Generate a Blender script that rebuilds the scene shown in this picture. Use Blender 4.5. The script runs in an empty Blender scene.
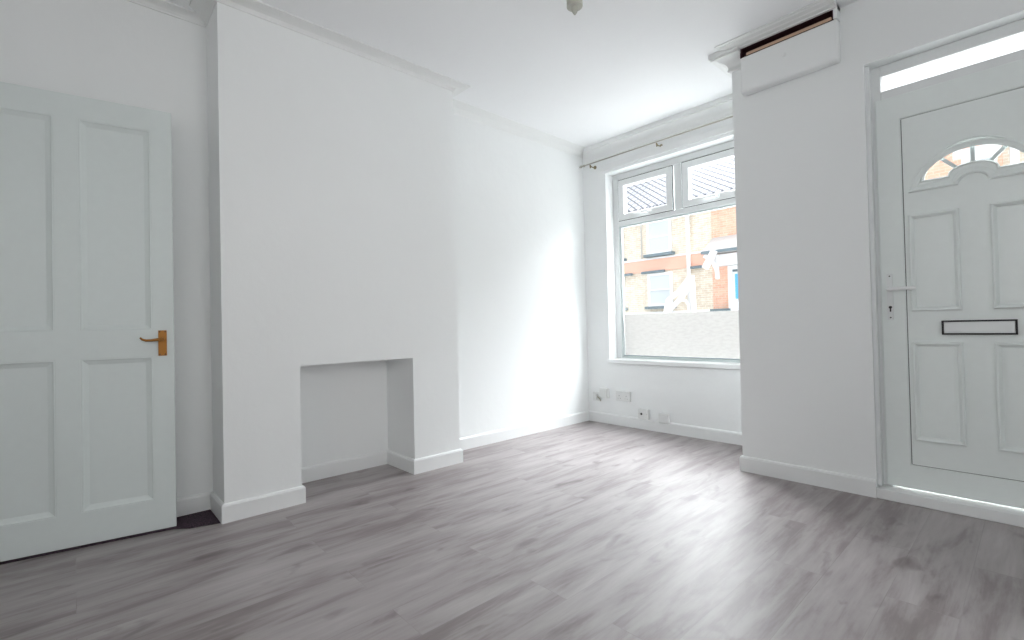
import bpy, bmesh, math, random
from mathutils import Vector, Matrix
random.seed(7)
sc = bpy.context.scene
COL = sc.collection
PI = math.pi

# ------------------------------------------------------------------ numbers
XA, XC = -2.95, -2.693          # alcove wall plane, chimney breast face
YN, YF = 0.536, 1.950           # chimney breast near / far edge
YL, YR, ZF, XF = 0.9006, 1.5964, 0.736, -3.044   # fireplace opening
YW, YD = 3.673, 3.051           # window wall, door wall
XP = -1.2514                    # left edge of the door wall pier
XJ, XJ2, ZL = -0.581, 0.204, 2.243   # front door opening
ZC = 2.59
XR, YB0 = 1.25, -1.7            # unseen right and rear walls
WX0, WX1, WZ0, WZ1 = -2.688, -1.372, 0.575, 2.327

# ------------------------------------------------------------------ materials
def nodes(name):
    m = bpy.data.materials.new(name); m.use_nodes = True
    nt = m.node_tree; b = nt.nodes['Principled BSDF']
    return m, nt, b
def link(nt, a, b): nt.links.new(a, b)
def N(nt, t, **kw):
    n = nt.nodes.new(t)
    for k, v in kw.items(): setattr(n, k, v)
    return n
def simple(name, col, rough=.5, metal=0, bump=0, bscale=60, spec=.5):
    m, nt, b = nodes(name)
    b.inputs['Base Color'].default_value = (*col, 1)
    b.inputs['Roughness'].default_value = rough
    b.inputs['Metallic'].default_value = metal
    b.inputs['Specular IOR Level'].default_value = spec
    tc = N(nt, 'ShaderNodeTexCoord')
    n1 = N(nt, 'ShaderNodeTexNoise'); n1.inputs['Scale'].default_value = bscale
    n1.inputs['Detail'].default_value = 4
    link(nt, tc.outputs['Object'], n1.inputs['Vector'])
    mx = N(nt, 'ShaderNodeMix', data_type='RGBA')
    mx.inputs[6].default_value = (*[c*.96 for c in col], 1); mx.inputs[7].default_value = (*col, 1)
    link(nt, n1.outputs['Fac'], mx.inputs[0]); link(nt, mx.outputs[2], b.inputs['Base Color'])
    if bump:
        bp = N(nt, 'ShaderNodeBump'); bp.inputs['Strength'].default_value = bump
        bp.inputs['Distance'].default_value = .004
        link(nt, n1.outputs['Fac'], bp.inputs['Height']); link(nt, bp.outputs['Normal'], b.inputs['Normal'])
    return m
def plaster(name, col):
    m, nt, b = nodes(name)
    tc = N(nt, 'ShaderNodeTexCoord')
    big = N(nt, 'ShaderNodeTexNoise'); big.inputs['Scale'].default_value = 1.6; big.inputs['Detail'].default_value = 3
    fine = N(nt, 'ShaderNodeTexNoise'); fine.inputs['Scale'].default_value = 140; fine.inputs['Detail'].default_value = 5
    mid = N(nt, 'ShaderNodeTexNoise'); mid.inputs['Scale'].default_value = 9; mid.inputs['Detail'].default_value = 3
    for n in (big, fine, mid): link(nt, tc.outputs['Object'], n.inputs['Vector'])
    mx = N(nt, 'ShaderNodeMix', data_type='RGBA')
    mx.inputs[6].default_value = (*[c*.965 for c in col], 1); mx.inputs[7].default_value = (*col, 1)
    link(nt, big.outputs['Fac'], mx.inputs[0]); link(nt, mx.outputs[2], b.inputs['Base Color'])
    a = N(nt, 'ShaderNodeMath', operation='MULTIPLY_ADD'); a.inputs[1].default_value = .12
    link(nt, fine.outputs['Fac'], a.inputs[0]); link(nt, mid.outputs['Fac'], a.inputs[2])
    bp = N(nt, 'ShaderNodeBump'); bp.inputs['Strength'].default_value = .35; bp.inputs['Distance'].default_value = .006
    link(nt, a.outputs[0], bp.inputs['Height']); link(nt, bp.outputs['Normal'], b.inputs['Normal'])
    b.inputs['Roughness'].default_value = .62; b.inputs['Specular IOR Level'].default_value = .3
    return m
M = {}
M['wall'] = plaster('wall_paint', (.86, .875, .875))
M['ceil'] = plaster('ceiling_paint', (.89, .90, .91))
M['gloss'] = simple('white_gloss_paint', (.84, .85, .85), .32, bump=.05, bscale=20)
M['cornice'] = simple('cornice_paint', (.82, .83, .825), .5, bump=.05)
M['upvc'] = simple('white_plastic', (.80, .82, .82), .3)
M['doorpaint'] = simple('door_paint', (.72, .775, .765), .38, bump=.06, bscale=30)
M['frontdoor'] = simple('front_door_plastic', (.82, .865, .85), .36, bump=.06, bscale=30)
M['socket'] = simple('socket_plastic', (.75, .76, .75), .3)
M['shadowgap'] = simple('rubber_seal', (.05, .05, .05), .7)
M['brass'] = simple('aged_brass', (.40, .18, .045), .42, metal=.8, bscale=200)
M['cable'] = simple('grubby_cable', (.30, .29, .20), .6)
M['holder'] = simple('yellowed_plastic', (.50, .50, .44), .45)
M['bronze'] = simple('dull_bronze', (.30, .26, .17), .45, metal=.8)
M['nickel'] = simple('brushed_nickel', (.45, .43, .38), .35, metal=.9)
M['darkmetal'] = simple('dark_steel', (.018, .014, .018), .55)
M['slate_grey'] = simple('grey_painted_stone', (.16, .22, .25), .6)
M['slotshade'] = simple('slot_shade_paint', (.035, .006, .010), .6)  # near-black red painted in for the darkness inside the slot
M['rawwood'] = simple('raw_pine', (.62, .42, .30), .6, bscale=30)
M['whiteout'] = simple('white_masonry_paint', (.93, .94, .95), .5)
M['bluedoor'] = simple('blue_door_paint', (.12, .52, .86), .4)
M['skypane'] = simple('painted_sky_pane', (.66, .72, .76), .25)  # pale blue-white base colour imitates sky reflected in the panes
M['porch'] = simple('porch_felt', (.55, .53, .52), .8)
M['paleframe'] = simple('pale_bead', (.62, .68, .68), .4)

def floor_shade():
    m, nt, b = nodes('speckled_floor_shade')
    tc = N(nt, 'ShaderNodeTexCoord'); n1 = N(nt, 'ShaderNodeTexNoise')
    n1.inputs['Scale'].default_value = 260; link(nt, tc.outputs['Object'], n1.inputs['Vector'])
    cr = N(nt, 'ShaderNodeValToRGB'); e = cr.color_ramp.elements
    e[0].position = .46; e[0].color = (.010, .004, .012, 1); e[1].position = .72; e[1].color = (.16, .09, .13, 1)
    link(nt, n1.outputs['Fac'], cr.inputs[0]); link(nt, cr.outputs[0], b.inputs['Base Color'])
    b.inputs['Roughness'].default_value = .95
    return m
M['floor_shade'] = floor_shade()

def glass(name, tint=(1, 1, 1)):
    m = bpy.data.materials.new(name); m.use_nodes = True; nt = m.node_tree; nt.nodes.clear()
    o = N(nt, 'ShaderNodeOutputMaterial'); mix = N(nt, 'ShaderNodeMixShader')
    t = N(nt, 'ShaderNodeBsdfTransparent'); t.inputs[0].default_value = (*tint, 1)
    g = N(nt, 'ShaderNodeBsdfGlossy'); g.inputs['Roughness'].default_value = .02
    mix.inputs[0].default_value = .05
    link(nt, t.outputs[0], mix.inputs[1]); link(nt, g.outputs[0], mix.inputs[2]); link(nt, mix.outputs[0], o.inputs[0])
    return m
M['glass'] = glass('clear_glass')
def frosted():
    m = bpy.data.materials.new('frosted_film'); m.use_nodes = True; nt = m.node_tree; nt.nodes.clear()
    o = N(nt, 'ShaderNodeOutputMaterial'); mix = N(nt, 'ShaderNodeMixShader')
    tc = N(nt, 'ShaderNodeTexCoord'); mp = N(nt, 'ShaderNodeMapping'); mp.inputs['Scale'].default_value = (22, 22, 60)
    n1 = N(nt, 'ShaderNodeTexNoise'); n1.inputs['Scale'].default_value = 1; n1.inputs['Detail'].default_value = 4
    link(nt, tc.outputs['Object'], mp.inputs[0]); link(nt, mp.outputs[0], n1.inputs['Vector'])
    cr = N(nt, 'ShaderNodeValToRGB'); e = cr.color_ramp.elements
    e[0].position = .35; e[0].color = (.40, .393, .385, 1); e[1].position = .6; e[1].color = (.432, .426, .418, 1)
    link(nt, n1.outputs['Fac'], cr.inputs[0])
    t = N(nt, 'ShaderNodeBsdfTranslucent'); d = N(nt, 'ShaderNodeBsdfDiffuse'); mix.inputs[0].default_value = .25
    link(nt, cr.outputs[0], t.inputs[0]); link(nt, cr.outputs[0], d.inputs[0])
    link(nt, t.outputs[0], mix.inputs[1]); link(nt, d.outputs[0], mix.inputs[2]); link(nt, mix.outputs[0], o.inputs[0])
    return m
M['film'] = frosted()

def floor_mat():
    m, nt, b = nodes('grey_oak_planks')
    tc = N(nt, 'ShaderNodeTexCoord'); sx = N(nt, 'ShaderNodeSeparateXYZ'); link(nt, tc.outputs['Object'], sx.inputs[0])
    cb = N(nt, 'ShaderNodeCombineXYZ'); link(nt, sx.outputs['Y'], cb.inputs['X']); link(nt, sx.outputs['X'], cb.inputs['Y'])
    br = N(nt, 'ShaderNodeTexBrick'); br.offset = .37; br.offset_frequency = 2
    br.inputs['Color1'].default_value = (0, 0, 0, 1); br.inputs['Color2'].default_value = (1, 1, 1, 1)
    br.inputs['Mortar'].default_value = (.5, .5, .5, 1)
    br.inputs['Scale'].default_value = 1; br.inputs['Brick Width'].default_value = 1.22
    br.inputs['Row Height'].default_value = .182; br.inputs['Mortar Size'].default_value = .0012
    br.inputs['Mortar Smooth'].default_value = .3
    link(nt, cb.outputs[0], br.inputs['Vector'])
    off = N(nt, 'ShaderNodeVectorMath', operation='MULTIPLY_ADD'); off.inputs[1].default_value = (1.3, 2.1, 3)
    link(nt, br.outputs['Color'], off.inputs[0]); link(nt, tc.outputs['Object'], off.inputs[2])
    def grain(scx, scy, det, rough=.6, dist=0, whole=False):
        mp = N(nt, 'ShaderNodeMapping'); mp.inputs['Scale'].default_value = (scx, scy, 1)
        n = N(nt, 'ShaderNodeTexNoise'); n.inputs['Scale'].default_value = 1; n.inputs['Detail'].default_value = det
        n.inputs['Roughness'].default_value = rough; n.inputs['Distortion'].default_value = dist
        link(nt, tc.outputs['Object'] if whole else off.outputs[0], mp.inputs[0]); link(nt, mp.outputs[0], n.inputs['Vector']); return n
    g1 = grain(11, 1.5, 6, .6, .6); g2 = grain(70, 5, 4, .6); g3 = grain(5.5, 1.1, 6, .62, .8, True)
    cr = N(nt, 'ShaderNodeValToRGB'); e = cr.color_ramp.elements
    e[0].position = .31; e[0].color = (.13, .105, .104, 1); e[1].position = .72; e[1].color = (.44, .405, .405, 1)
    x = cr.color_ramp.elements.new(.44); x.color = (.205, .168, .168, 1)
    x = cr.color_ramp.elements.new(.52); x.color = (.30, .265, .265, 1)
    s = N(nt, 'ShaderNodeMath', operation='MULTIPLY'); s.inputs[1].default_value = .5; link(nt, g1.outputs['Fac'], s.inputs[0])
    s2 = N(nt, 'ShaderNodeMath', operation='MULTIPLY_ADD'); s2.inputs[1].default_value = .15; link(nt, g2.outputs['Fac'], s2.inputs[0]); link(nt, s.outputs[0], s2.inputs[2])
    s3 = N(nt, 'ShaderNodeMath', operation='MULTIPLY_ADD'); s3.inputs[1].default_value = .35; link(nt, g3.outputs['Fac'], s3.inputs[0]); link(nt, s2.outputs[0], s3.inputs[2])
    s4 = N(nt, 'ShaderNodeMath', operation='MULTIPLY_ADD'); s4.inputs[1].default_value = .02; link(nt, br.outputs['Color'], s4.inputs[0]); link(nt, s3.outputs[0], s4.inputs[2])
    link(nt, s4.outputs[0], cr.inputs[0])
    # smaller dark smudges
    g5 = grain(10, 4, 3, .5, .4, True); r5 = N(nt, 'ShaderNodeValToRGB'); r5.color_ramp.elements[0].position = .27
    r5.color_ramp.elements[0].color = (.55, .5, .5, 1); r5.color_ramp.elements[1].position = .38
    link(nt, g5.outputs['Fac'], r5.inputs[0])
    mu = N(nt, 'ShaderNodeMix', data_type='RGBA', blend_type='MULTIPLY'); mu.inputs[0].default_value = 1
    link(nt, cr.outputs[0], mu.inputs[6]); link(nt, r5.outputs[0], mu.inputs[7])
    mo = N(nt, 'ShaderNodeMix', data_type='RGBA'); mo.inputs[7].default_value = (.10, .085, .08, 1)
    fm = N(nt, 'ShaderNodeMath', operation='MULTIPLY'); fm.inputs[1].default_value = .22; link(nt, br.outputs['Fac'], fm.inputs[0])
    link(nt, fm.outputs[0], mo.inputs[0]); link(nt, mu.outputs[2], mo.inputs[6]); link(nt, mo.outputs[2], b.inputs['Base Color'])
    rr = N(nt, 'ShaderNodeMapRange'); rr.inputs[3].default_value = .42; rr.inputs[4].default_value = .52
    link(nt, g3.outputs['Fac'], rr.inputs[0]); link(nt, rr.outputs[0], b.inputs['Roughness'])
    bp = N(nt, 'ShaderNodeBump'); bp.inputs['Strength'].default_value = .25; bp.inputs['Distance'].default_value = .002
    link(nt, s3.outputs[0], bp.inputs['Height']); link(nt, bp.outputs['Normal'], b.inputs['Normal'])
    b.inputs['Specular IOR Level'].default_value = .6
    b.inputs['Coat Weight'].default_value = .55; b.inputs['Coat Roughness'].default_value = .42; b.inputs['Coat IOR'].default_value = 1.55
    return m
M['floor'] = floor_mat()

def brick(name, c1, c2, mortar, w=.225, h=.075, noise=.5):
    m, nt, b = nodes(name)
    tc = N(nt, 'ShaderNodeTexCoord'); sx = N(nt, 'ShaderNodeSeparateXYZ'); link(nt, tc.outputs['Object'], sx.inputs[0])
    ad = N(nt, 'ShaderNodeMath', operation='ADD'); link(nt, sx.outputs['X'], ad.inputs[0]); link(nt, sx.outputs['Y'], ad.inputs[1])
    cb = N(nt, 'ShaderNodeCombineXYZ'); link(nt, ad.outputs[0], cb.inputs['X']); link(nt, sx.outputs['Z'], cb.inputs['Y'])
    br = N(nt, 'ShaderNodeTexBrick')
    br.inputs['Color1'].default_value = (*c1, 1); br.inputs['Color2'].default_value = (*c2, 1); br.inputs['Mortar'].default_value = (*mortar, 1)
    br.inputs['Scale'].default_value = 1; br.inputs['Brick Width'].default_value = w; br.inputs['Row Height'].default_value = h
    br.inputs['Mortar Size'].default_value = h*.12
    link(nt, cb.outputs[0], br.inputs['Vector']); 
    n1 = N(nt, 'ShaderNodeTexNoise'); n1.inputs['Scale'].default_value = 5; n1.inputs['Detail'].default_value = 6
    link(nt, tc.outputs['Object'], n1.inputs['Vector'])
    mx = N(nt, 'ShaderNodeMix', data_type='RGBA', blend_type='MULTIPLY'); mx.inputs[0].default_value = noise
    cr = N(nt, 'ShaderNodeValToRGB'); cr.color_ramp.elements[0].position = .35; cr.color_ramp.elements[1].position = .6
    cr.color_ramp.elements[0].color = (.75, .68, .62, 1)
    link(nt, n1.outputs['Fac'], cr.inputs[0]); link(nt, br.outputs['Color'], mx.inputs[6]); link(nt, cr.outputs[0], mx.inputs[7])
    link(nt, mx.outputs[2], b.inputs['Base Color']); b.inputs['Roughness'].default_value = .9
    return m
M['cream_brick'] = brick('cream_stock_brick', (.84, .77, .64), (.76, .66, .53), (.90, .87, .80))
M['orange_brick'] = brick('orange_brick', (.88, .47, .33), (.92, .58, .43), (.88, .66, .56))
M['band'] = simple('orange_painted_band', (.90, .52, .40), .8, bscale=8)
M['tarmac'] = simple('pale_tarmac', (.45, .44, .43), .9, bump=.3, bscale=30)
def slates():
    m, nt, b = nodes('pale_slates')
    tc = N(nt, 'ShaderNodeTexCoord'); mp = N(nt, 'ShaderNodeMapping'); mp.inputs['Rotation'].default_value = (0, 0, math.radians(40))
    br = N(nt, 'ShaderNodeTexBrick'); br.offset = .5
    br.inputs['Color1'].default_value = (.46, .465, .50, 1); br.inputs['Color2'].default_value = (.40, .405, .44, 1); br.inputs['Mortar'].default_value = (.13, .135, .15, 1)
    br.inputs['Scale'].default_value = 1; br.inputs['Brick Width'].default_value = .42; br.inputs['Row Height'].default_value = .19
    br.inputs['Mortar Size'].default_value = .026
    link(nt, tc.outputs['Object'], mp.inputs[0]); link(nt, mp.outputs[0], br.inputs['Vector']); link(nt, br.outputs['Color'], b.inputs['Base Color'])
    b.inputs['Roughness'].default_value = .9; b.inputs['Specular IOR Level'].default_value = .05
    return m
M['slates'] = slates()

# ------------------------------------------------------------------ helpers
def newobj(name, bm, mat, parent=None, bevel=0, smooth=False):
    me = bpy.data.meshes.new(name)
    bmesh.ops.recalc_face_normals(bm, faces=bm.faces)
    bm.to_mesh(me); bm.free()
    if smooth:
        for p in me.polygons: p.use_smooth = True
    me.materials.append(mat)
    o = bpy.data.objects.new(name, me); COL.objects.link(o)
    if parent:
        o.parent = parent; o.matrix_parent_inverse = parent.matrix_basis.inverted()
    if bevel:
        md = o.modifiers.new('bevel', 'BEVEL'); md.width = bevel; md.segments = 2; md.limit_method = 'ANGLE'
    return o
def BM(): return bmesh.new()
def box(bm, x0, x1, y0, y1, z0, z1):
    vs = [bm.verts.new((x, y, z)) for x in (x0, x1) for y in (y0, y1) for z in (z0, z1)]
    for f in ((0,1,3,2),(4,6,7,5),(0,4,5,1),(2,3,7,6),(0,2,6,4),(1,5,7,3)):
        bm.faces.new([vs[i] for i in f])
    return bm
def boxes(*bs):
    bm = BM()
    for b in bs: box(bm, *b)
    return bm
def cyl(bm, p0, p1, r0, r1=None, seg=20, cap=True):
    if r1 is None: r1 = r0
    p0, p1 = Vector(p0), Vector(p1); d = (p1-p0).normalized()
    a = d.orthogonal().normalized(); b = d.cross(a)
    A = [bm.verts.new(p0+(a*math.cos(t)+b*math.sin(t))*r0) for t in [2*PI*i/seg for i in range(seg)]]
    B = [bm.verts.new(p1+(a*math.cos(t)+b*math.sin(t))*r1) for t in [2*PI*i/seg for i in range(seg)]]
    for i in range(seg): bm.faces.new((A[i], A[(i+1) % seg], B[(i+1) % seg], B[i]))
    if cap: bm.faces.new(A[::-1]); bm.faces.new(B)
    return bm
def tube(bm, pts, r, seg=12):
    pts = [Vector(p) for p in pts]; rings = []; up = None
    for i, p in enumerate(pts):
        d = (pts[min(i+1, len(pts)-1)] - pts[max(i-1, 0)]).normalized()
        a = d.orthogonal().normalized() if up is None else (up - d*up.dot(d)).normalized()
        up = a; b = d.cross(a); rr = r[i] if isinstance(r, (list, tuple)) else r
        rings.append([bm.verts.new(p+(a*math.cos(2*PI*k/seg)+b*math.sin(2*PI*k/seg))*rr) for k in range(seg)])
    for A, B in zip(rings, rings[1:]):
        for k in range(seg): bm.faces.new((A[k], A[(k+1) % seg], B[(k+1) % seg], B[k]))
    bm.faces.new(rings[0][::-1]); bm.faces.new(rings[-1])
    return bm
def lathe(bm, cx, cy, prof, seg=32):
    rings = [[bm.verts.new((cx+r*math.cos(2*PI*k/seg), cy+r*math.sin(2*PI*k/seg), z)) for k in range(seg)] for r, z in prof]
    for A, B in zip(rings, rings[1:]):
        for k in range(seg): bm.faces.new((A[k], A[(k+1) % seg], B[(k+1) % seg], B[k]))
    bm.faces.new(rings[0][::-1]); bm.faces.new(rings[-1])
    return bm
def mitre(path, closed=False):
    """per point direction (2D) that offsets to the LEFT of travel by one unit"""
    n = len(path); out = []
    for i in range(n):
        p = Vector(path[i])
        a = Vector(path[i-1]) if (i > 0 or closed) else None
        c = Vector(path[(i+1) % n]) if (i < n-1 or closed) else None
        def nl(u, v): d = (v-u).normalized(); return Vector((-d.y, d.x))
        if a is None: out.append(nl(p, c)); continue
        if c is None: out.append(nl(a, p)); continue
        n1, n2 = nl(a, p), nl(p, c); m = (n1+n2); m = m/(1+n1.dot(n2)); out.append(m)
    return out
def sweep(bm, path, prof, i0=0, i1=None, dirs=None):
    """wall moulding: path in plan with the room on its left, prof = (distance from wall, z)"""
    dirs = dirs or mitre(path); i1 = len(path)-1 if i1 is None else i1
    rings = []
    for i in range(i0, i1+1):
        rings.append([bm.verts.new((path[i][0]+dirs[i].x*d, path[i][1]+dirs[i].y*d, z)) for d, z in prof])
    n = len(prof)
    for A, B in zip(rings, rings[1:]):
        for k in range(n): bm.faces.new((A[k], A[(k+1) % n], B[(k+1) % n], B[k]))
    bm.faces.new(rings[0][::-1]); bm.faces.new(rings[-1])
    return bm
def ring(bm, pts, prof, mp):
    """closed moulding on a face: pts counter-clockwise in (u,v); prof=(inward offset, height); mp(u,v,h)->xyz"""
    dirs = mitre(pts, True); n = len(prof); rings = []
    for p, d in zip(pts, dirs):
        rings.append([bm.verts.new(mp(p[0]+d.x*o, p[1]+d.y*o, h)) for o, h in prof])
    for i in range(len(rings)):
        A, B = rings[i], rings[(i+1) % len(rings)]
        for k in range(n): bm.faces.new((A[k], A[(k+1) % n], B[(k+1) % n], B[k]))
    return bm
def plate(outlines, h0, h1, mp):
    """flat plate with holes: 2D outlines in (u,v), thickness from h0 to h1"""
    cu = bpy.data.curves.new('tmp', 'CURVE'); cu.dimensions = '2D'; cu.fill_mode = 'BOTH'; cu.extrude = .5
    for o in outlines:
        s = cu.splines.new('POLY'); s.points.add(len(o)-1); s.use_cyclic_u = True
        for p, (u, v) in zip(s.points, o): p.co = (u, v, 0, 1)
    ob = bpy.data.objects.new('tmp', cu); COL.objects.link(ob)
    dg = bpy.context.evaluated_depsgraph_get(); me = bpy.data.meshes.new_from_object(ob.evaluated_get(dg))
    bm = BM(); bm.from_mesh(me); bmesh.ops.remove_doubles(bm, verts=bm.verts, dist=1e-5)
    for v in bm.verts:
        h = h0 if v.co.z < 0 else h1
        v.co = mp(v.co.x, v.co.y, h)
    bpy.data.objects.remove(ob); bpy.data.meshes.remove(me); bpy.data.curves.remove(cu)
    return bm
def rect(u0, v0, u1, v1): return [(u0, v0), (u1, v0), (u1, v1), (u0, v1)]
def tag(o, label=None, cat=None, group=None, kind=None):
    if label: o['label'] = label
    if cat: o['category'] = cat
    if group: o['group'] = group
    if kind: o['kind'] = kind
    return o
def empty(name, loc=(0, 0, 0), rz=0):
    o = bpy.data.objects.new(name, None); COL.objects.link(o); o.location = loc; o.rotation_euler = (0, 0, rz)
    o.empty_display_size = .1
    bpy.context.view_layer.update()
    return o
def struct(o, label=None): return tag(o, label, None, None, 'structure')

# ------------------------------------------------------------------ room shell
XB0, XB1, YBX = -1.178, -.675, 2.99
struct(newobj('floor', boxes((XC-.5, XR+.15, YB0-.15, YW+.3, -.12, 0)), M['floor']), 'grey wood-effect plank floor')
struct(newobj('ceiling', boxes((XC-.5, XR+.15, YB0-.15, YW+.3, ZC, ZC+.12)), M['ceil']), 'plain white ceiling')
DW0, DW1, DWZ = -1.17, -.41, 2.0   # doorway in the left wall behind the open door
struct(newobj('wall_left', boxes((-3.19, XA, YB0, DW0, 0, ZC), (-3.19, XA, DW0, DW1, DWZ, ZC), (-3.19, XA, DW1, YN+.02, 0, ZC),
    (-3.19, XA, YF-.02, YW+.02, 0, ZC)), M['wall']), 'white wall of the two alcoves')
struct(newobj('wall_lobby', boxes((-3.3, -3.2, DW0-.2, DW1+.2, 0, ZC)), M['wall']))
bm = BM()
box(bm, -3.19, XC, YN, YL, 0, ZC); box(bm, -3.19, XC, YR, YF, 0, ZC)
box(bm, -3.19, XC, YL, YR, ZF, ZC); box(bm, -3.19, XF, YL, YR, 0, ZF)
struct(newobj('wall_chimney_breast', bm, M['wall']), 'white chimney breast with a square fireplace recess')
struct(newobj('wall_window', boxes((-3.19, WX0, YW, YW+.26, 0, ZC), (WX0, WX1, YW, YW+.26, 0, WZ0), (WX0, WX1, YW, YW+.26, WZ1, ZC),
    (WX1, XP+.25, YW, YW+.26, 0, ZC)), M['wall']), 'white wall around the front window')
struct(newobj('wall_door', boxes((XP, XJ, YD, YD+.30, 0, ZC), (XJ, XJ2, YD, YD+.30, ZL, ZC), (XJ2, XR+.12, YD, YD+.30, 0, ZC),
    (XP, XP+.25, YD+.30, YW, 0, ZC)), M['wall']), 'white wall around the front door')
SW = (.7, 1.9, .9, 2.2)          # side window added in the unseen right wall for a fill light
struct(newobj('wall_right', boxes((XR, XR+.12, YB0, SW[0], 0, ZC), (XR, XR+.12, SW[1], YD, 0, ZC), (XR, XR+.12, SW[0], SW[1], 0, SW[2]), (XR, XR+.12, SW[0], SW[1], SW[3], ZC)), M['wall']))
w3 = struct(empty('added_window_3', (XR+.08, (SW[0]+SW[1])/2, SW[2])), 'added side window for a fill light, out of view')
newobj('window_frame', boxes((XR+.05, XR+.11, SW[0], SW[0]+.05, SW[2], SW[3]), (XR+.05, XR+.11, SW[1]-.05, SW[1], SW[2], SW[3]),
    (XR+.05, XR+.11, SW[0]+.05, SW[1]-.05, SW[2], SW[2]+.05), (XR+.05, XR+.11, SW[0]+.05, SW[1]-.05, SW[3]-.05, SW[3])), M['upvc'], w3)
RW = (-.4, 1.1, .85, 2.25)       # rear window opening added behind the camera for a fill light
struct(newobj('wall_rear', boxes((-3.19, RW[0], YB0-.14, YB0, 0, ZC), (RW[1], XR+.12, YB0-.14, YB0, 0, ZC),
    (RW[0], RW[1], YB0-.14, YB0, 0, RW[2]), (RW[0], RW[1], YB0-.14, YB0, RW[3], ZC)), M['wall']))
w2 = struct(empty('added_window_2', ((RW[0]+RW[1])/2, YB0-.1, RW[2])), 'added rear window for a fill light, behind the camera')
xs = [RW[0], RW[0]+.06, .32, .38, RW[1]-.06, RW[1]]
newobj('window_frame', boxes((xs[0], xs[1], YB0-.12, YB0-.06, RW[2], RW[3]), (xs[4], xs[5], YB0-.12, YB0-.06, RW[2], RW[3]),
    (xs[2], xs[3], YB0-.12, YB0-.06, RW[2], RW[3]), (xs[1], xs[4], YB0-.12, YB0-.06, RW[2], RW[2]+.06), (xs[1], xs[4], YB0-.12, YB0-.06, RW[3]-.06, RW[3])), M['upvc'], w2)

# skirting boards: room on the left of travel when going clockwise... path runs rear-left -> front -> door
path = [(XA, YB0), (XA, YN), (XC, YN), (XC, YL), (XF, YL), (XF, YR), (XC, YR), (XC, YF), (XA, YF), (XA, YW), (XP, YW), (XP, YD), (XJ, YD)]
path = path[::-1]                # reversed so that the room lies on the left
S = .092
sk = [(0, 0), (.015, 0), (.015, S-.012), (.011, S-.003), (.006, S), (0, S)]
dirs = mitre(path)
def pidx(p): return path.index(p)
def run(name, a, b, prof, mat, label):
    i, j = sorted((pidx(a), pidx(b)))
    return struct(newobj(name, sweep(BM(), path, prof, i, j, dirs), mat), label)
path2 = path
run('baseboard_door', (XP, YW), (XJ, YD), sk, M['gloss'], 'white skirting board along the pier beside the front door')
run('baseboard_window', (XA, YW), (XP, YW), sk, M['gloss'], 'white skirting board below the front window')
run('baseboard_alcove', (XA, YF), (XA, YW), sk, M['gloss'], 'white skirting board of the far alcove')
run('baseboard_chimney_breast', (XA, YN), (XA, YF), sk, M['gloss'], 'white skirting board around the chimney breast and its recess')
bl = [(XA, YN), (XA, DW1+.07)]
struct(newobj('baseboard_left', sweep(BM(), bl, sk), M['gloss']), 'white skirting board behind the open panelled door')

# cornices
def cove(d, z, n=6, lip=.012):
    """concave cove from the wall (drop z) to the ceiling (projection d)"""
    p = [(0, ZC), (0, ZC-z), (lip*.7, ZC-z), (lip*.7, ZC-z+lip)]
    for i in range(1, n):
        t = i/n*PI/2
        p.append((d-lip - (d-2*lip)*math.cos(t), ZC-z+lip + (z-2*lip)*math.sin(t)))
    p += [(d-lip, ZC-lip), (d, ZC-lip*.9), (d, ZC)]
    return p[::-1] if False else p
CP = [(XR, YD), (XP, YD), (XP, YW), (XA, YW), (XA, YF), (XC, YF), (XC, YN), (XA, YN), (XA, YB0)]
cd = mitre(CP)
def cor(name, i, j, prof, label): struct(newobj(name, sweep(BM(), CP, prof, i, j, cd), M['cornice']), label)
CP[0] = (XB0+.004, YD)
def crown(d, z):
    p = [(0, ZC), (0, ZC-z), (.012, ZC-z), (.019, ZC-z+.006), (.019, ZC-z+.014), (.012, ZC-z+.02)]
    n = 7; z0 = ZC-z+.02; z1 = ZC-.040; x1 = d-.014
    for i in range(n+1):
        t = i/n*PI/2; p.append((x1-(x1-.014)*math.cos(t), z0+(z1-z0)*math.sin(t)))
    return p+[(d-.008, ZC-.040), (d-.008, ZC-.032), (d, ZC-.030), (d, ZC)]
cor('trim_1', 0, 2, crown(.10, .115), 'moulded white cornice wrapping the pier')
cor('trim_2', 2, 3, crown(.10, .125), 'moulded white cornice above the curtain rod')
cor('trim_3', 3, 4, [(0, ZC), (0, ZC-.047), (.005, ZC-.047), (.009, ZC-.040), (.018, ZC-.033), (.05, ZC-.018), (.12, ZC-.002), (.12, ZC)], 'thin white cornice of the far alcove')
cor('trim_4', 4, 7, [(0, ZC), (0, ZC-.032), (.006, ZC-.032), (.011, ZC-.024), (.018, ZC-.014), (.035, ZC-.009), (.06, ZC-.007), (.088, ZC-.006), (.090, ZC)], 'shallow white cornice of the chimney breast')
cor('trim_5', 7, 8, cove(.05, .04, lip=.008), 'thin white cornice above the open panelled door')
# batten under the rod
struct(newobj('trim_6', boxes((-2.735, XP, YW-.014, YW, 2.352, 2.412)), M['gloss'], bevel=.003), 'flat white batten between window and curtain rod')

# boxed section on the pier with its open slot

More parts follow.
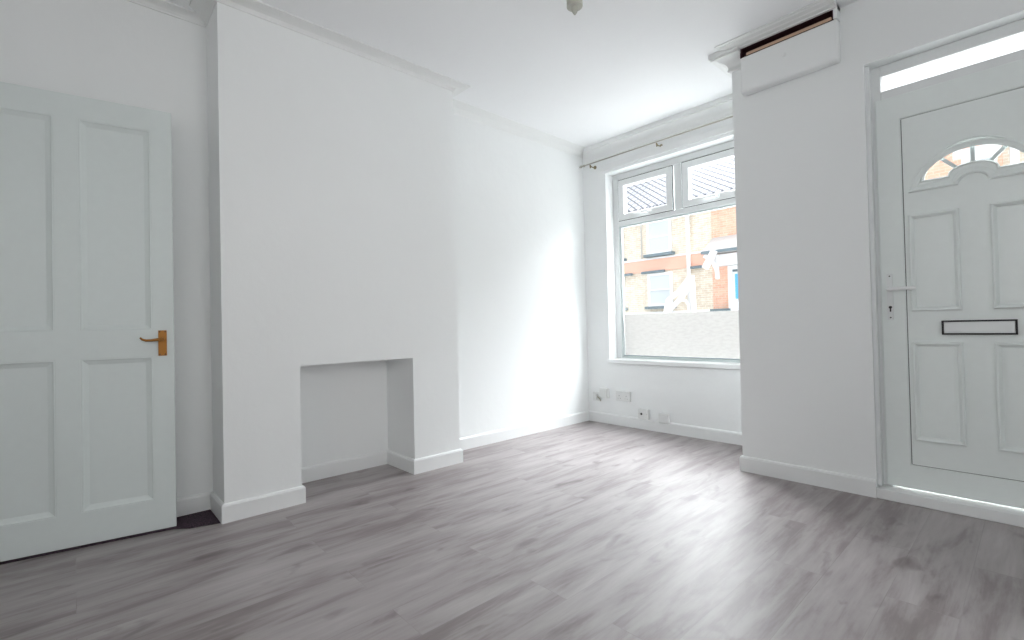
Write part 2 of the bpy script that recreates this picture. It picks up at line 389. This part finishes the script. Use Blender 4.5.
bx = struct(empty('trim_7', (XB0, YBX, 2.30)), 'boxed-in white panel high on the pier with an open slot')
bm = BM(); box(bm, XB0, XB1, YBX, YD, 2.295, 2.515)
newobj('boxing_panel', bm, M['wall'], bx, bevel=.012)
newobj('boxing_end', boxes((-.693, XB1, YBX, YD, 2.516, ZC)), M['wall'], bx)
newobj('slot_shade_lining', boxes((XB0+.001, -.694, YD-.008, YD-.001, 2.516, 2.566), (XB0+.001, -.694, YBX+.004, YD-.008, 2.5155, 2.517),
    (XB0+.001, XB0+.008, YBX+.004, YD-.008, 2.517, 2.566), (-.70, -.694, YBX+.004, YD-.008, 2.517, 2.566), (XB0+.001, -.694, YBX+.001, YD-.008, 2.563, 2.566)), M['slotshade'], bx)  # dark sheets added so the shallow slot reads as shaded
newobj('wooden_batten', boxes((XB0+.035, -.705, YBX+.010, YBX+.028, 2.5175, 2.537)), M['rawwood'], bx)
bm = BM(); cyl(bm, (-.935, YBX+.002, 2.43), (-.935, YBX-.003, 2.43), .013, .009)
newobj('filler_spot', bm, M['wall'], bx)
BP = [(-.675, YBX), (XB0, YBX), (XB0, YD)]
p2 = [(0, ZC), (0, 2.566), (.018, 2.566), (.022, 2.571), (.05, 2.573), (.055, 2.577), (.085, 2.579), (.09, 2.583), (.105, 2.584), (.105, ZC)]
bm = sweep(BM(), BP, p2); box(bm, XB0, XB1, YBX, YD, 2.567, ZC)
newobj('cornice_piece', bm, M['cornice'], bx)

# ------------------------------------------------------------------ front window
YG = 3.79
w1 = struct(empty('window_1', ((WX0+WX1)/2, YG, WZ0)), 'white plastic front window with two top casements')
XM = (WX0+WX1)/2; TB0, TB1 = 1.838, 1.882
fz0, fz1 = .603, WZ1
newobj('window_frame', boxes((WX0, WX0+.052, YG, YG+.07, fz0-.028, fz1), (WX1-.052, WX1, YG, YG+.07, fz0-.028, fz1),
    (WX0+.052, WX1-.052, YG, YG+.07, fz1-.055, fz1), (WX0+.052, WX1-.052, YG, YG+.07, fz0-.028, fz0),
    (WX0+.052, WX1-.052, YG, YG+.07, TB0, TB1), (XM-.033, XM+.033, YG, YG+.07, TB1, fz1-.055)), M['upvc'], w1, bevel=.004)
newobj('glazing_bead', plate([rect(WX0+.052, fz0, WX1-.052, TB0), rect(WX0+.07, fz0+.022, WX1-.07, TB0-.014)], 0, .03, lambda u, v, h: Vector((u, YG+.008+h, v))), M['paleframe'], w1)
newobj('rubber_gasket', boxes((WX0+.07, WX1-.07, YG+.012, YG+.030, fz0+.0225, fz0+.028)), M['slate_grey'], w1)
newobj('fixed_pane', boxes((WX0+.06, WX1-.06, YG+.034, YG+.040, fz0+.01, TB0-.005)), M['glass'], w1)
newobj('privacy_film', boxes((WX0+.0705, WX1-.0705, YG+.0325, YG+.0335, fz0+.0285, 1.008)), M['film'], w1)['label'] = 'frosted film on the lower glass'
for x0, x1, hx in ((WX0+.066, XM-.046, -2.31), (XM+.046, WX1-.066, -1.70)):
    cs = newobj('casement', plate([rect(x0, 1.886, x1, 2.262), rect(x0+.056, 1.940, x1-.056, 2.205)], 0, .06, lambda u, v, h: Vector((u, YG-.014+h, v))), M['upvc'], w1, bevel=.004)
    newobj('seal', plate([rect(x0-.006, 1.882, x1+.006, 2.268), rect(x0, 1.887, x1, 2.262)], 0, .004, lambda u, v, h: Vector((u, YG-.004+h, v))), M['shadowgap'], cs)
    newobj('pane', boxes((x0+.05, x1-.05, YG+.02, YG+.026, 1.934, 2.21)), M['glass'], cs)
    bm = BM(); box(bm, hx-.03, hx+.03, YG-.024, YG-.0142, 1.905, 1.922)
    tube(bm, [(hx+.01, YG-.022, 1.914), (hx+.008, YG-.05, 1.918), (hx-.02, YG-.058, 1.921), (hx-.07, YG-.052, 1.922), (hx-.11, YG-.05, 1.917)], [.008, .009, .009, .008, .006], 10)
    newobj('window_handle', bm, M['upvc'], cs, smooth=False)
newobj('window_sill', boxes((WX0+.0005, WX1-.0005, YW-.0, YG+.001, WZ0-.02, .601), (WX0-.012, WX1+.012, YW-.022, YW-.0005, WZ0-.012, .599)), M['gloss'], w1, bevel=.004)

# ------------------------------------------------------------------ curtain rod
YRD, ZRD = YW-.075, 2.433
cr_ = tag(empty('curtain_rod', (-2.8, YRD, ZRD)), 'thin metal curtain rod on small brackets above the front window', 'curtain rod')
bm = BM(); cyl(bm, (-2.86, YRD, ZRD), (XP+.0, YRD, ZRD), .0055, seg=12); newobj('rod', bm, M['nickel'], cr_, smooth=True)
bm = BM(); tube(bm, [(-2.861, YRD, ZRD), (-2.875, YRD, ZRD), (-2.89, YRD, ZRD), (-2.91, YRD, ZRD), (-2.928, YRD, ZRD)], [.007, .011, .007, .011, .006]); newobj('finial', bm, M['nickel'], cr_, smooth=True)
for bxp in (-2.80, -2.105, -1.42):
    bm = BM(); cyl(bm, (bxp, YW-.0003, ZRD-.02), (bxp, YW-.006, ZRD-.02), .016)
    tube(bm, [(bxp, YW-.005, ZRD-.022), (bxp, YRD+.03, ZRD-.026), (bxp, YRD+.012, ZRD-.024), (bxp, YRD, ZRD-.012)], .005, 10)
    tube(bm, [(bxp, YRD, ZRD-.011), (bxp+.004, YRD-.008, ZRD-.02), (bxp+.01, YRD-.01, ZRD-.034), (bxp+.004, YRD-.008, ZRD-.045)], [.005, .007, .007, .004], 10)
    newobj('bracket', bm, M['bronze'], cr_)

# ------------------------------------------------------------------ lampholder
LX, LY = -1.540, 1.884
lp = tag(empty('lampholder', (LX, LY, ZC)), 'small white lampholder hanging from the ceiling without a shade', 'lamp')
newobj('ceiling_rose', lathe(BM(), LX, LY, [(.05, ZC-.001), (.05, ZC-.005), (.044, ZC-.009), (.030, ZC-.0098)]), M['socket'], lp)
newobj('holder_body', lathe(BM(), LX, LY, [(.030, ZC-.010), (.037, ZC-.014), (.040, ZC-.022), (.040, ZC-.058), (.037, ZC-.061)]), M['holder'], lp)
newobj('holder_tip', lathe(BM(), LX, LY, [(.018, ZC-.0612), (.017, ZC-.072), (.012, ZC-.087), (.003, ZC-.100)]), M['holder'], lp)

# ------------------------------------------------------------------ sockets on the window wall
yw = YW-.0005
def face_box(bm, x0, x1, z0, z1, d, y=yw): return box(bm, x0, x1, y-d, y, z0, z1)
s = tag(empty('plug_adapter', (-2.84, yw, .24)), 'white plug in a single socket closest to the room corner', 'socket')
newobj('back_plate', face_box(BM(), -2.885, -2.80, .198, .284, .010), M['socket'], s, bevel=.003)
newobj('plug', face_box(BM(), -2.868, -2.822, .215, .262, .026, yw-.0105), M['socket'], s, bevel=.006)
bm = BM(); tube(bm, [(-2.822, yw-.025, .24), (-2.806, yw-.030, .236), (-2.798, yw-.022, .222), (-2.80, yw-.01, .212), (-2.803, yw-.006, .20)], .004, 8)
newobj('cable', bm, M['cable'], s)
s = tag(empty('junction_box', (-2.745, yw, .28)), 'thick white surface box right beside the plug in the corner', 'socket')
newobj('box_body', face_box(BM(), -2.792, -2.700, .236, .326, .034), M['socket'], s, bevel=.004)
newobj('cover', face_box(BM(), -2.785, -2.712, .247, .315, .006, yw-.0345), M['socket'], s, bevel=.002)
s = tag(empty('double_socket', (-2.54, yw, .268)), 'white double plug socket under the left end of the window', 'socket')
newobj('faceplate', face_box(BM(), -2.615, -2.467, .226, .312, .022), M['socket'], s, bevel=.003)
for cx in (-2.578, -2.504):
    sw = newobj('switch', face_box(BM(), cx+.008-.007, cx+.008+.007, .285, .302, .004, yw-.0222), M['socket'], s, bevel=.001)
    bm = BM(); face_box(bm, cx-.002, cx+.002, .268, .277, .0006, yw-.0222); face_box(bm, cx-.014, cx-.008, .247, .251, .0006, yw-.0222); face_box(bm, cx+.008, cx+.014, .247, .251, .0006, yw-.0222)
    newobj('pin_holes', bm, M['shadowgap'], s)
s = tag(empty('aerial_socket', (-2.325, yw, .14)), 'white square surface socket with one black round hole', 'socket')
newobj('box_body', face_box(BM(), -2.378, -2.278, .094, .178, .034), M['socket'], s, bevel=.005)
bm = BM(); cyl(bm, (-2.343, yw-.0342, .137), (-2.343, yw-.0372, .137), .010); newobj('port', bm, M['shadowgap'], s)
for cx in (-2.366, -2.290): newobj('screw', cyl(BM(), (cx, yw-.0342, .137), (cx, yw-.0352, .137), .003, seg=8), M['nickel'], s)
s = tag(empty('blank_socket_box', (-2.13, yw, .12)), 'blank white square surface box, the one furthest from the corner', 'socket')
newobj('box_body', face_box(BM(), -2.182, -2.090, .080, .162, .030), M['socket'], s, bevel=.005)
newobj('cover', face_box(BM(), -2.175, -2.098, .087, .155, .003, yw-.0302), M['socket'], s, bevel=.001)

# ------------------------------------------------------------------ front door (door_1)
d1 = struct(empty('door_1', ((XJ+XJ2)/2, YD+.07, 0)), 'white plastic front door with a fanlight and a letter plate')
XD = (XJ+XJ2)/2                                 # -.1885
YFD = YD+.068                                   # face of the leaf
FD = lambda u, v, h: Vector((u, YFD-h, v))      # h towards the room
newobj('door_frame', boxes((XJ+.0005, XJ+.055, YFD+.014, YFD+.08, .05, ZL-.0005), (XJ2-.055, XJ2-.0005, YFD+.014, YFD+.08, .05, ZL-.0005),
    (XJ+.055, XJ2-.055, YFD+.014, YFD+.08, 2.186, ZL-.0005), (XJ+.055, XJ2-.055, YFD+.014, YFD+.08, 2.05, 2.108)), M['upvc'], d1, bevel=.004)
newobj('reveal_bead', boxes((XJ+.0006, XJ+.016, YD+.030, YFD+.0135, .056, ZL-.0006), (XJ2-.016, XJ2-.0006, YD+.030, YFD+.0135, .056, ZL-.0006)), M['upvc'], d1)
newobj('transom_pane', boxes((XJ+.05, XJ2-.05, YFD+.04, YFD+.046, 2.10, 2.195)), M['glass'], d1)
newobj('threshold', boxes((XJ+.0006, XJ2-.0006, YD+.0, YFD+.08, .0, .0495), (XJ-.0, XJ2+.0, YD-.014, YD-.0005, 0, .052)), M['gloss'], d1, bevel=.004)
LX0, LX1 = XJ+.030, XJ2-.030
PX0, PX1, PZ0, PZ1 = -.449, .072, .178, 1.938
leaf = newobj('door_leaf', plate([rect(LX0, .058, LX1, 2.062), rect(PX0, PZ0, PX1, PZ1)], -.05, 0, FD), M['frontdoor'], d1, bevel=.006)
def fan(a, b, ai, bi, z0, n=28):
    rr = (a*a+b*b)/(2*b); zc = z0+b-rr; t0 = math.atan2(z0-zc, a)      # circular arc of half width a, rise b
    p = [(XD+rr*math.cos(t), zc+rr*math.sin(t)) for t in [t0+(PI-2*t0)*i/n for i in range(n+1)]]
    q = [(XD+ai*math.cos(t), z0+bi*math.sin(t)) for t in [PI-PI*i/n for i in range(n+1)]]
    return p+q
g_out = fan(.180, .150, .090, .048, 1.604)
newobj('door_gap', plate([rect(PX0, PZ0, PX1, PZ1), rect(PX0+.005, PZ0+.005, PX1-.005, PZ1-.005)], -.03, -.012, FD), M['shadowgap'], leaf)
pn = newobj('door_panel', plate([rect(PX0+.004, PZ0+.004, PX1-.004, PZ1-.004), g_out], -.036, -.004, FD), M['frontdoor'], d1)
mprof = [(0, -.003), (.001, .007), (.006, .012), (.011, .011), (.022, -.0035)]
for (u0, v0, u1, v1) in ((-.430, .954, -.241, 1.440), (-.136, .954, .053, 1.440), (-.430, .306, -.241, .800), (-.136, .306, .053, .800)):
    bm = ring(BM(), rect(u0, v0, u1, v1), mprof, FD)
    box(bm, u0+.036, u1-.036, YFD+.0005, YFD+.005, v0+.036, v1-.036)
    newobj('panel_moulding', bm, M['frontdoor'], pn)
bm = BM()
ring(bm, fan(.238, .200, .052, .043, 1.551), [(0, -.003), (.002, .007), (.008, .010), (.014, .006), (.022, .003), (.030, -.003)], FD)
newobj('fanlight_moulding', bm, M['frontdoor'], pn)
newobj('fanlight_rim', ring(BM(), g_out, [(0, -.004), (-.006, .003), (-.012, -.003), (-.012, -.006), (0, -.03)], FD), M['frontdoor'], pn)
newobj('fanlight_pane', plate([fan(.188, .158, .082, .040, 1.597)], -.032, -.027, FD), M['glass'], pn)
bm = BM()
for ang in (46, 90, 134):
    t = math.radians(ang); c, s_ = math.cos(t), math.sin(t)
    A = Vector((XD+.078*c, 1.604+.044*s_)); B = Vector((XD+.182*c, 1.604+.152*s_)); d = (B-A).normalized(); n = Vector((-d.y, d.x))*.008
    q = [A+n, B+n, B-n, A-n]
    f = [bm.verts.new(FD(p.x, p.y, -.016)) for p in q]; k = [bm.verts.new(FD(p.x, p.y, -.026)) for p in q]
    bm.faces.new(f); bm.faces.new(k[::-1])
    for i in range(4): bm.faces.new((f[i], f[(i+1) % 4], k[(i+1) % 4], k[i]))
newobj('fanlight_bars', bm, M['paleframe'], pn)
lpn = newobj('letter_plate', plate([rect(-.308, .844, -.069, .897)], .0, .006, FD), M['upvc'], pn, bevel=.002)
newobj('letter_plate_rim', plate([rect(-.316, .836, -.061, .905), rect(-.309, .843, -.068, .898)], -.0035, .009, FD), M['darkmetal'], lpn)['label'] = 'dark rim of the letter plate'
hd = newobj('door_handle', plate([rect(-.524, .912, -.499, 1.150)], .0, .008, FD), M['upvc'], d1, bevel=.004)
bm = BM(); cyl(bm, FD(-.511, 1.071, .008), FD(-.511, 1.071, .045), .010)
tube(bm, [FD(-.516, 1.071, .045), FD(-.505, 1.071, .048), FD(-.46, 1.071, .048), FD(-.41, 1.070, .046), FD(-.404, 1.070, .044)], [.007, .0095, .009, .009, .007]); newobj('lever', bm, M['gloss'], hd, smooth=True)
bm = BM(); cyl(bm, FD(-.511, .978, .0081), FD(-.511, .978, .011), .007); box(bm, -.514, -.508, YFD-.0105, YFD-.008, .955, .975)
newobj('keyhole', bm, M['darkmetal'], hd)
for z in (1.138, .925): newobj('screw', cyl(BM(), FD(-.511, z, .0081), FD(-.511, z, .0095), .0035, seg=10), M['darkmetal'], hd)

# ------------------------------------------------------------------ open inner door (door_2)
A = Vector((-2.790, .355)); Bv = Vector((-2.876, -.200)); dd = (Bv-A).normalized(); nn = Vector((-dd.y, dd.x))
if nn.x < 0: nn = -nn                                      # towards the room
WD, HD = .757, 1.988
ID = lambda u, v, h: Vector((A.x+dd.x*u+nn.x*h, A.y+dd.y*u+nn.y*h, v))
d2 = struct(empty('door_2', (A.x+dd.x*WD, A.y+dd.y*WD, 0)), 'white four-panel inner door standing open against the left wall')
holes = [(.083, .945, .338, 1.885), (.421, .945, .676, 1.885), (.083, .150, .338, .820), (.421, .150, .676, .820)]
lf = newobj('door_leaf', plate([rect(0, .008, WD, HD)]+[rect(*h) for h in holes], -.040, 0, ID), M['doorpaint'], d2, bevel=.002)
for h in holes:
    bm = ring(BM(), rect(*h), [(-.001, -.002), (.004, -.001), (.010, -.006), (.026, -.0135), (.026, -.028), (-.001, -.038)], ID)
    b2 = plate([rect(h[0]+.022, h[1]+.022, h[2]-.022, h[3]-.022)], -.026, -.0135, ID)
    me = bpy.data.meshes.new('t'); b2.to_mesh(me); b2.free(); bm.from_mesh(me); bpy.data.meshes.remove(me)
    newobj('door_panel', bm, M['doorpaint'], lf)
hp = newobj('door_handle', plate([rect(.028, .822, .061, .942)], .0, .005, ID), M['brass'], d2, bevel=.002)
hp['label'] = 'brass lever handle'
bm = BM(); cyl(bm, ID(.045, .900, .005), ID(.045, .900, .040), .008)
tube(bm, [ID(.040, .900, .040), ID(.060, .899, .044), ID(.085, .896, .044), ID(.105, .896, .043), ID(.118, .901, .042), ID(.126, .910, .042)], [.007, .007, .006, .006, .005, .004], 10)
newobj('lever', bm, M['brass'], hp, smooth=True)
for u in (.034, .055):
    for z in (.829, .935): newobj('screw', cyl(BM(), ID(u, z, .0051), ID(u, z, .006), .003, seg=8), M['darkmetal'], hp)
# architrave of the doorway it closes
struct(newobj('trim_8', boxes((XA, XA+.016, DW1, DW1+.065, 0, DWZ+.065), (XA, XA+.016, DW0-.065, DW0, 0, DWZ+.065), (XA, XA+.016, DW0, DW1, DWZ, DWZ+.065)), M['gloss']), 'white architrave behind the open inner door')
# thin dark speckled sheet that paints the shade on the recess floor
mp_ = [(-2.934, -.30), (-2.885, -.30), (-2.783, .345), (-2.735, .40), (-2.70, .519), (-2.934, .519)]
tag(newobj('floor_shade_patch', plate([mp_], 0, .005, lambda u, v, h: Vector((u, v, h))), M['floor_shade']), 'dark speckled patch painting the floor shade in the recess behind the open inner door', 'floor_shade')

# ------------------------------------------------------------------ outside
K = 16/10.5; YS = 16.0
def bxx(x): return x*K
def bz(z): return .925+(z-.925)*K
bm = BM()
v = [bm.verts.new(p) for p in ((-30, 3.98, -.15), (14, 3.98, -.15), (14, YS+.2, .58), (-30, YS+.2, .58), (-30, 3.98, -.5), (14, 3.98, -.5), (14, YS+.2, -.5), (-30, YS+.2, -.5))]
for f in ((0, 1, 2, 3), (4, 5, 6, 7), (0, 1, 5, 4), (2, 3, 7, 6), (1, 2, 6, 5), (0, 3, 7, 4)): bm.faces.new([v[i] for i in f])
struct(newobj('ground_street', bm, M['tarmac']), 'pale street outside the front window')
G0 = .45; EV = 5.25; XH = bxx(-4.842); XH2 = bxx(-.303)
def facade_window(parent, x0, x1, z0, z1, sill=True):
    f = newobj('window', plate([rect(x0, z0, x1, z1), rect(x0+.09, z0+.09, x1-.09, (z0+z1)/2-.025), rect(x0+.09, (z0+z1)/2+.025, x1-.09, z1-.09)], 0, .12, lambda u, v, h: Vector((u, YS+.02-h, v))), M['whiteout'], parent)
    newobj('pane', boxes((x0+.08, x1-.08, YS-.06, YS-.03, z0+.08, z1-.08)), M['skypane'], f)
    if sill:
        newobj('stone_sill', boxes((x0-.08, x1+.10, YS-.22, YS, z0-.10, z0-.005)), M['slate_grey'], parent)
    return f
def roof(parent, x0, x1):
    bm = BM()
    prof = [(YS-.35, EV-.05), (YS+4.0, EV+3.15), (YS+8.3, EV-.05), (YS+8.3, EV-.2), (YS+4.0, EV+3.0), (YS-.35, EV-.2)]
    R0 = [bm.verts.new((x0, y, z)) for y, z in prof]; R1 = [bm.verts.new((x1, y, z)) for y, z in prof]
    for i in range(6): bm.faces.new((R0[i], R0[(i+1) % 6], R1[(i+1) % 6], R1[i]))
    bm.faces.new(R0[::-1]); bm.faces.new(R1)
    newobj('roof', bm, M['slates'], parent)
    newobj('gutter', boxes((x0, x1, YS-.44, YS-.34, EV-.24, EV-.12)), M['whiteout'], parent)
# cream terrace
h1 = tag(empty('terraced_house', (XH-6, YS, G0)), 'cream brick terraced house across the street with an orange band', 'house')
newobj('wall', boxes((-24, XH-.001, YS, YS+8, G0-.6, EV)), M['cream_brick'], h1)
newobj('orange_band', boxes((-24, XH-.001, YS-.05, YS-.001, bz(2.185), bz(2.475))), M['band'], h1)
newobj('white_string_course', boxes((-24, XH-.001, YS-.08, YS-.001, bz(2.478), bz(2.515))), M['whiteout'], h1)
newobj('white_plinth', boxes((-24, XH-.001, YS-.07, YS-.001, G0-.5, bz(1.195))), M['whiteout'], h1)
for x0, x1 in ((-6.45, -5.80), (-7.95, -7.14), (-9.6, -8.95)):
    facade_window(h1, bxx(x0), bxx(x1), bz(2.60), bz(3.42)); facade_window(h1, bxx(x0), bxx(x1), bz(1.33), bz(2.13))
for x0, x1 in ((-6.60, -5.98), (-7.6, -6.88), (-5.32, -5.05)):
    newobj('grey_lintel', boxes((bxx(x0), bxx(x1), YS-.16, YS-.052, bz(2.14), bz(2.195))), M['slate_grey'], h1)
bm = BM(); cyl(bm, (bxx(-5.36), YS-.13, bz(1.1)), (bxx(-5.36), YS-.13, EV-.1), .07, seg=14); newobj('downpipe', bm, M['whiteout'], h1, smooth=True)
bm = BM(); cyl(bm, (bxx(-6.62), YS-.04, bz(2.52)), (bxx(-6.62), YS-.04, EV-.1), .022, seg=10); newobj('cable_pipe', bm, M['porch'], h1, smooth=True)
roof(h1, -24, XH-.001)
# orange house
h2 = tag(empty('terraced_house', (XH+2, YS, G0)), 'orange brick house with a porch and blue door', 'house')
newobj('wall', boxes((XH+.001, XH2-.001, YS-.03, YS+8, G0-.6, EV)), M['orange_brick'], h2)
roof(h2, XH+.001, XH2-.001)
newobj('plinth_block', boxes((XH+.002, bxx(-4.42), YS-.30, YS-.032, bz(1.13), bz(1.20))), M['slate_grey'], h2)
newobj('white_plinth', boxes((XH+.002, bxx(-4.42), YS-.2, YS-.032, G0-.5, bz(1.13))), M['whiteout'], h2)
# porch
bm = BM()
px0, px1 = XH+.03, bxx(-3.2)
pr = [(YS-.032, bz(2.78)), (YS-.80, bz(2.44)), (YS-.80, bz(2.37)), (YS-.032, bz(2.40))]
R0 = [bm.verts.new((px0, y, z)) for y, z in pr]; R1 = [bm.verts.new((px1, y, z)) for y, z in pr]
for i in range(4): bm.faces.new((R0[i], R0[(i+1) % 4], R1[(i+1) % 4], R1[i]))
bm.faces.new(R0[::-1]); bm.faces.new(R1)
pc = newobj('porch_roof', bm, M['porch'], h2)
newobj('porch_edge', boxes((px0-.02, px1+.03, YS-.86, YS-.801, bz(2.37), bz(2.425))), M['slate_grey'], pc)
newobj('porch_fascia', boxes((px0+.12, px1-.12, YS-.36, YS-.032, bz(2.12), bz(2.365))), M['whiteout'], h2)
for bxp in (bxx(-4.62), bxx(-3.4)):
    bm = BM(); tube(bm, [(bxp-.30, YS-.70, bz(2.355)), (bxp-.16, YS-.62, bz(2.28)), (bxp-.06, YS-.5, bz(2.16)), (bxp, YS-.42, bz(2.0)), (bxp, YS-.40, bz(1.84))], .07, 8)
    cyl(bm, (bxp, YS-.40, bz(2.36)), (bxp, YS-.40, bz(1.84)), .06, seg=8)
    newobj('porch_bracket', bm, M['whiteout'], pc)
dx0, dx1 = bxx(-4.46), bxx(-3.62)
df = newobj('door_surround', boxes((dx0, dx0+.13, YS-.2, YS-.032, G0-.1, bz(2.11)), (dx1-.13, dx1, YS-.2, YS-.032, G0-.1, bz(2.11)), (dx0+.13, dx1-.13, YS-.19, YS-.032, bz(2.03), bz(2.11))), M['slate_grey'], h2)
df.data.materials[0] = M['whiteout']
newobj('door_transom', boxes((dx0+.13, dx1-.13, YS-.14, YS-.033, bz(1.985), bz(2.028))), M['slate_grey'], h2)
newobj('front_door', boxes((dx0+.131, dx1-.131, YS-.12, YS-.034, G0-.1, bz(1.98))), M['whiteout'], h2)
newobj('blue_door_panel', boxes((dx0+.20, dx1-.20, YS-.135, YS-.121, bz(1.40), bz(1.93))), M['bluedoor'], h2)
# wide white upstairs window seen through the fanlight
facade_window(h2, bxx(-.76), bxx(-.36), bz(2.9), bz(3.425), False)
newobj('white_lintel', boxes((bxx(-.857), bxx(-.31), YS-.11, YS-.031, bz(3.43), bz(3.57))), M['whiteout'], h2)
# cream house at the right end
h3 = tag(empty('terraced_house', (XH2+2, YS, G0)), 'cream house with a white downpipe seen through the door fanlight', 'house')
newobj('wall', boxes((XH2+.001, 13, YS, YS+8, G0-.6, EV)), M['cream_brick'], h3)
bm = BM(); cyl(bm, (bxx(-.175), YS-.13, G0), (bxx(-.175), YS-.13, EV-.1), .08, seg=14); newobj('downpipe', bm, M['whiteout'], h3, smooth=True)
roof(h3, XH2+.001, 13)
# white tubular frame in front of the terrace
fr = tag(empty('metal_frame', (bxx(-5.6), YS-.9, G0)), 'white tubular frame with slanting bars before the cream brick house', 'frame')
YQ = YS-1.25; kq = YQ/10.5
def q(x, z): return (x*kq, YQ, .925+(z-.925)*kq)
bm = BM(); tube(bm, [q(-5.02, 2.13), q(-4.90, 2.32), q(-4.80, 2.50)], .11, 8); tube(bm, [q(-5.36, 1.99), q(-5.65, 1.66), q(-5.95, 1.45), q(-6.02, 1.15)], .085, 8)
newobj('upper_bar', bm, M['whiteout'], fr)
bm = BM(); tube(bm, [q(-5.34, 1.83), q(-5.6, 1.50), q(-5.85, 1.28), q(-5.98, 1.15)], .085, 8); newobj('lower_bar', bm, M['whiteout'], fr)
bm = BM(); tube(bm, [q(-5.62, 1.66), q(-5.62, 1.45)], .05, 8); tube(bm, [q(-5.60, 1.45), q(-5.50, 1.42), q(-5.44, 1.33), q(-5.42, 1.10)], .045, 8); tube(bm, [q(-5.33, 2.0), q(-5.30, 1.10)], .08, 8); newobj('post', bm, M['whiteout'], fr)

# ------------------------------------------------------------------ light
w = bpy.data.worlds.new('sky'); sc.world = w; w.use_nodes = True
bg = w.node_tree.nodes['Background']; bg.inputs[0].default_value = (.93, .97, 1, 1); bg.inputs[1].default_value = 1.3
def area(name, loc, target, sx, sy, power, col):
    l = bpy.data.lights.new(name, 'AREA'); l.shape = 'RECTANGLE'; l.size = sx; l.size_y = sy; l.energy = power; l.color = col
    o = bpy.data.objects.new(name, l); COL.objects.link(o); o.location = loc
    o.rotation_euler = (Vector(target)-Vector(loc)).to_track_quat('-Z', 'Y').to_euler(); return o
area('sky_light_far', (1.0, 13.5, 10.2), (-2.0, 3.7, 1.5), 24, 8.0, 3200, (.92, .97, 1))
area('sky_light_high', (-.6, 6.3, 5.4), (-2.0, 3.7, 1.6), 8, 3.0, 2250, (.92, .975, 1))
area('sky_light_side', (-6.5, 6.7, 4.5), (-1.0, 3.0, 1.5), 3, 3.5, 1500, (.93, .98, 1))
RC = (RW[0]+RW[1])/2
area('rear_fill', (RC, YB0-.16, 1.55), (0, 3, 1.5), 1.4, 1.3, 12.5, (1, .965, .91))  # added fill lamp behind the camera, set in the invented rear window
area('side_fill', (XR+.16, 1.3, 1.55), (-2.7, 1.2, 1.4), 1.1, 1.2, 3.3, (1, .99, .97)).data.spread = math.radians(80)  # added unseen fill for the chimney breast, recess and left floor

# ------------------------------------------------------------------ camera
a, p, r = .8306, .0128, -.0224; f = 480.19; h = .9246
F = Vector((-math.sin(a)*math.cos(p), math.cos(a)*math.cos(p), math.sin(p)))
R = Vector((math.cos(a), math.sin(a), 0)); U = R.cross(F)
R2 = math.cos(r)*R+math.sin(r)*U; U2 = -math.sin(r)*R+math.cos(r)*U
cam = bpy.data.cameras.new('camera'); co = bpy.data.objects.new('camera', cam); COL.objects.link(co)
mt = Matrix((R2, U2, -F)).transposed().to_4x4(); mt.translation = (0, 0, h); co.matrix_world = mt
cam.sensor_fit = 'HORIZONTAL'; cam.sensor_width = 36; cam.lens = 36*f/1024; cam.clip_start = .02; cam.clip_end = 200
sc.camera = co

sc.view_settings.view_transform = 'Standard'; sc.view_settings.look = 'None'
sc.view_settings.gamma = 1; sc.view_settings.use_curve_mapping = False; sc.view_settings.exposure = .31
sc.cycles.use_denoising = True
sc.cycles.max_bounces = 16; sc.cycles.diffuse_bounces = 10; sc.cycles.transparent_max_bounces = 16
